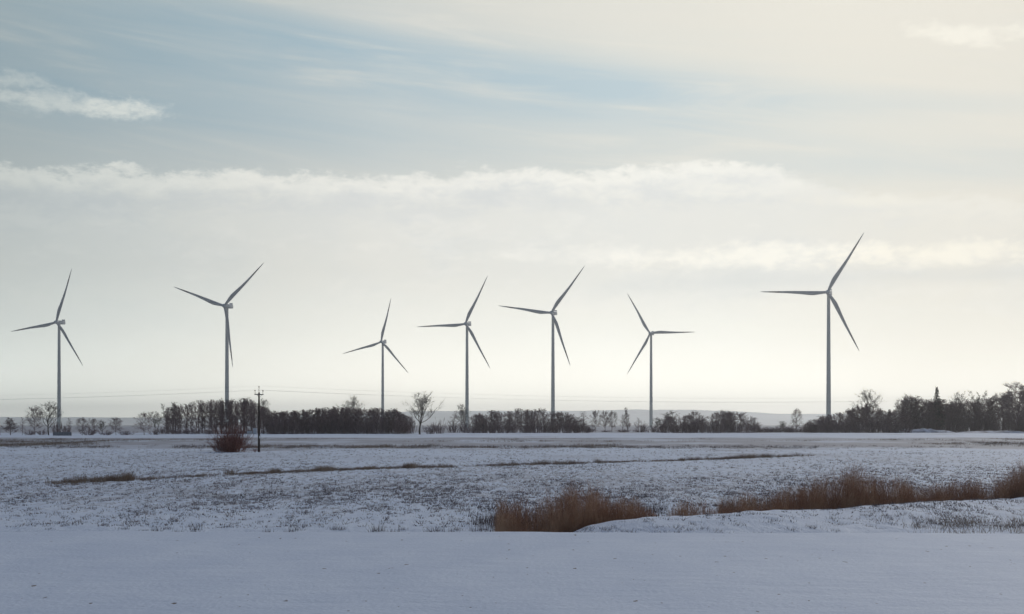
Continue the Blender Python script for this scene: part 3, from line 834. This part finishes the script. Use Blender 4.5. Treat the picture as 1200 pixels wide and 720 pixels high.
for A, B, side, sag in ((pl, pc, 'left', 1.3), (pc, pr, 'right', 1.3)):
    for k in range(3):
        a, b_ = A[k], B[k]; S = []
        pts = [a.lerp(b_, t) + Vector((0, 0, -sag * 4 * t * (1 - t))) for t in np.linspace(0, 1, 41)]
        for p, q in zip(pts, pts[1:]): S.append((*p, *q, .0052, .0052))
        Vv, Qq = frusta(S, 4)
        o = link('power_line_wire', mesh_np('wire', Vv, Qq), M['wire'])
        tag(o, f'{wl[k]}, running {side} from the dark utility pole', 'wire', 'wires of the power line')

# ------------------------------------------------------------------ haze
m = bpy.data.materials.new('haze_air'); m.use_nodes = True; nt = m.node_tree
nt.nodes.remove(nt.nodes['Principled BSDF'])
pv = nt.nodes.new('ShaderNodeVolumePrincipled'); pv.inputs['Color'].default_value = (.95, .98, 1.0, 1)
pv.inputs['Density'].default_value = HAZE = 1.0e-4; pv.inputs['Anisotropy'].default_value = .72
nt.links.new(pv.outputs[0], nt.nodes['Material Output'].inputs['Volume'])
hb = MB().box((0, 7600, 109), (34000, 18800, 226)).build('haze', m, smooth=False); tag(hb, kind='stuff')

# ------------------------------------------------------------------ sky
SUN_EL, SUN_AZ = math.radians(24), math.radians(26)    # azimuth to the right of the view
w = bpy.data.worlds.new('World'); SC.world = w; w.use_nodes = True
T = NT(w.node_tree); bg = T.n['Background']
tc = T.node('ShaderNodeTexCoord'); dx, dy, dz = T.sep(E(T, tc.outputs['Generated']))
rad = T.m('SQRT', dx * dx + dy * dy + 1e-6)
X = T.m('ARCTAN2', dx, dy) * 16.67
Yr = (dz / rad) * 16.67
Y = T.m('MINIMUM', Yr, 14.0)
def q(px): return math.atan((px - 600) / F) * 16.67
def r_(y): return (HZ - y) / 100
def gauss(cx, cy, sx, sy, tilt=0.0):
    u = X - q(cx); v = Y - r_(cy) + u * tilt
    return ((u / (sx / 100)).sq() * -1 - (v / (sy / 100)).sq()).exp()
nA = T.noise(T.xyz(X * .55, Y * 1.5, 3.1), 1.0, 6, .58, .4)
nB = T.noise(T.xyz(X * 1.9, Y * 3.4, 7.7), 1.0, 7, .62, .3)
nC = T.noise(T.xyz(X * .32 + Y * .35, Y * 3.2 + X * .30, 1.3), 1.0, 6, .6, .6)     # cirrus streaks
nE = T.noise(T.xyz(X * 2.6 + nB * .6, Y * 5.2 + nA * .8, 4.4), 1.0, 8, .66, .2)
nF = T.noise(T.xyz(X * 5.0 + nA * 1.5, Y * 9.0 + nB * 1.2, 2.2), 1.0, 8, .64, .25)
nD = T.noise(T.xyz(X * .5, Y * .9, 9.9), 1.0, 3, .5)
# clear sky above, blue veils
blue = (gauss(380, 62, 330, 44, .14) * .95 + gauss(700, 110, 260, 38, .10) * .85 + gauss(90, 90, 330, 75, .05) * .75
        + gauss(480, 165, 520, 45, .03) * .38 + gauss(1000, 128, 330, 15, .08) * .35 + gauss(1050, 205, 380, 26, .02) * .40)
blue = (blue * (1.24 - nC * .9) + (nC - .5) * -.25 - gauss(470, 88, 330, 15, .16) * .35 * nA * 2).clamp()
cTop = T.mix(T.smooth(X, -6, 5.5), lin(201, 206, 204), lin(229, 225, 213))
cBlue = T.mix(T.smooth(X, -6, 5), lin(158, 183, 196), lin(190, 205, 210))
high = T.mix(blue, cTop, cBlue)
high = T.mix(T.smooth(nC, .52, .78) * .35, high, lin(228, 226, 217))
# the long cloud bank with its bright upper rim
pts = [(0, 212), (40, 207), (62, 222), (92, 215), (122, 206), (165, 208), (205, 212), (300, 208), (400, 205), (470, 212), (515, 207), (550, 200), (620, 201), (700, 205), (760, 201), (830, 196), (885, 194), (930, 212), (1000, 233), (1060, 238), (1200, 252)]
edge_c = T.ramp((X + 7.0) / 14.0, [((q(p) + 7) / 14, r_(v) / 4.0) for p, v in pts], 'B_SPLINE') * 4.0
edge_c = edge_c + (nB - .5) * .30 + (nA - .5) * .10 + (nE - .5) * .42 * ((1 - T.smooth(X, -4.8, -2.0)) * .6 + .4) + (nF - .5) * .30
dd = edge_c - Y
inside = T.smooth(dd, -.07, .12)
loose = 1 - T.smooth(X, q(880), q(960)) * .72
rim = inside * (T.m('MAXIMUM', dd, 0.0) * -5.5).exp() * loose * (.35 + nE * 1.15)
body = T.ramp(Y / 4.0, [(0.0, lin(253, 252, 242)), (.14, lin(250, 249, 240)), (.30, lin(236, 237, 230)), (.45, lin(222, 223, 218)), (.62, lin(218, 220, 217)), (.8, lin(216, 219, 217)), (1, lin(214, 218, 216))])
body = T.mix(T.smooth(nD, .35, .7) * .35, body, lin(235, 232, 222))
warm = T.smooth(X, 0.5, 6.5)
body = T.mix(warm * .4, body, lin(238, 232, 217))
grey = T.smooth(nA, .45, .70) * T.smooth(Y, .8, 1.8) * (.30)
body = T.mix(grey, body, lin(196, 204, 208))
sky = T.mix(inside * (1 - T.smooth(X, q(900), q(1100)) * .45), high, body)
sky = T.mix(T.smooth(nB, .50, .70) * gauss(330, 238, 420, 12, 0) * .35, sky, lin(196, 202, 206))
under = T.smooth(dd, .10, .26) * (1 - T.smooth(dd, .30, .62)) * T.smooth(nA * .6 + nE * .4, .40, .60) * loose
sky = T.mix(under * .7, sky, lin(192, 199, 204))
sky = T.mix((rim * 1.15).clamp(), sky, lin(250, 248, 239))
deep = T.smooth(nE * .5 + nA * .5, .46, .62) * T.smooth(dd, .05, .5) * T.smooth(Y, .7, 1.6)
sky = T.mix(deep * .28, sky, lin(242, 240, 233))
# lesser cloud bands
def puff(cx, cy, sx, sy, tilt, amt, c=(247, 244, 231), th=.42, soft=.16):
    global sky
    g_ = gauss(cx, cy, sx, sy, tilt)
    sky = T.mix((T.smooth(g_ * 1.15 + (nE - .5) * 1.5 + (nF - .5) * 1.3 + (nB - .5) * .6, .40, 1.35) * T.smooth(g_, .02, .3) * amt).clamp(), sky, lin(*c))
puff(60, 138, 120, 17, .03, .62, (250, 249, 240))
puff(20, 117, 40, 13, .0, .5, (246, 245, 236))
puff(150, 141, 55, 13, .0, .7, (250, 249, 240))
puff(1135, 62, 85, 16, .10, .9, (244, 240, 227))
puff(880, 303, 190, 20, -.02, .85, (248, 245, 234))
puff(1130, 306, 190, 20, .0, .85, (250, 245, 230))
puff(690, 300, 150, 16, .0, .4, (244, 242, 234))
puff(1010, 243, 90, 10, .03, .5, (240, 236, 223))
puff(850, 225, 90, 16, .0, .6, (244, 242, 232))
sky = T.mix((gauss(1050, 330, 240, 10, 0) * .35 * nA * 2).clamp(), sky, lin(208, 211, 209))
sky = T.mix((gauss(800, 335, 200, 14, 0) * .25 * nA * 2).clamp(), sky, lin(214, 217, 214))
# the sky loses light away from the sun
side = T.ramp((X + 12) / 24, [(0, .42), ((12 - 6.3) / 24, .70), ((12 - 4.2) / 24, .84), ((12 - 1.5) / 24, 1.0), (.55, 1.05), ((12 + 3.5) / 24, 1.03), ((12 + 6.3) / 24, .95), (1, .55)])
sky = T.mix(1.0, sky, T.mix((((X + .3) / 4.2).sq() * -1).exp() * (1 - T.smooth(Y, 2.2, 3.2)), (1, 1, 1), (1.07, 1.065, 1.055)), 'MULTIPLY')
tint = T.mix(T.smooth(X, -7, -1), (.93, 1.0, 1.03), (1, 1, 1))
side = T.mix((Y * -1.1).exp() * .75, side, (1, 1, 1))
sky = T.mix(1.0, sky, side, 'MULTIPLY'); sky = T.mix(1.0, sky, tint, 'MULTIPLY')
glow = (T.m('MAXIMUM', Yr, 0.0) * -2.0).exp()
sky = T.mix(1.0, sky, T.mix(glow, (1, 1, 1), (2.15, 2.12, 2.06)), 'MULTIPLY')
SKY_S = .1
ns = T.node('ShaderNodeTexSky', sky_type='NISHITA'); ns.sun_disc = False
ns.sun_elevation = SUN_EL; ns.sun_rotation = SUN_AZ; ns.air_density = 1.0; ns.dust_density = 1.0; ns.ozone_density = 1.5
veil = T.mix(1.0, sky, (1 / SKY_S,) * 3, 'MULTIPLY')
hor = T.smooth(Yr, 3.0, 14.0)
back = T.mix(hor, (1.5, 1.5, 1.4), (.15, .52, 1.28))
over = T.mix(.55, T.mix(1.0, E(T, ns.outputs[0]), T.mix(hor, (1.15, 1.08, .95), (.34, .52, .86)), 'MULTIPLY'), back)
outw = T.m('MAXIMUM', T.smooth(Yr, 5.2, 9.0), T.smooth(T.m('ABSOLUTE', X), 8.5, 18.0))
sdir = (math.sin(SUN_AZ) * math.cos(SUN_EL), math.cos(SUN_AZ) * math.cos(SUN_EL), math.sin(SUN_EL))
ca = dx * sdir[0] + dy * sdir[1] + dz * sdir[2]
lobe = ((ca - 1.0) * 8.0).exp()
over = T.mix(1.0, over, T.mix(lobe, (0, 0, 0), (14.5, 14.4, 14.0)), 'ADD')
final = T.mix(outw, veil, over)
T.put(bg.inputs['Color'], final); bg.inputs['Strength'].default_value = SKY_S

sd = bpy.data.lights.new('sun', 'SUN'); sd.energy = 1.0; sd.angle = math.radians(10); sd.color = (1, .94, .86)
so = bpy.data.objects.new('sun', sd); COL.objects.link(so)
d = Vector((math.sin(SUN_AZ) * math.cos(SUN_EL), math.cos(SUN_AZ) * math.cos(SUN_EL), math.sin(SUN_EL)))
so.rotation_euler = d.to_track_quat('Z', 'Y').to_euler(); so.location = (0, 0, 60)

# ------------------------------------------------------------------ camera
cd = bpy.data.cameras.new('camera'); cam = bpy.data.objects.new('camera', cd); COL.objects.link(cam)
cd.sensor_width = 36; cd.lens = 36 * F / 1200; cam.location = (0, 0, CAMZ); cam.rotation_euler = (math.radians(90), 0, 0)
cd.shift_y = (HZ - 360) / 1200; cd.clip_start = .2; cd.clip_end = 60000
SC.camera = cam
SC.view_settings.view_transform = 'Standard'; SC.view_settings.look = 'None'; SC.view_settings.exposure = 0; SC.view_settings.gamma = 1
SC.cycles.use_denoising = True; SC.cycles.denoiser = 'OPENIMAGEDENOISE'; SC.cycles.denoising_input_passes = 'RGB_ALBEDO_NORMAL'; SC.cycles.denoising_prefilter = 'ACCURATE'; SC.cycles.use_adaptive_sampling = False; SC.render.filter_size = 1.1; SC.cycles.volume_bounces = 0; SC.cycles.max_bounces = 4; SC.cycles.diffuse_bounces = 3
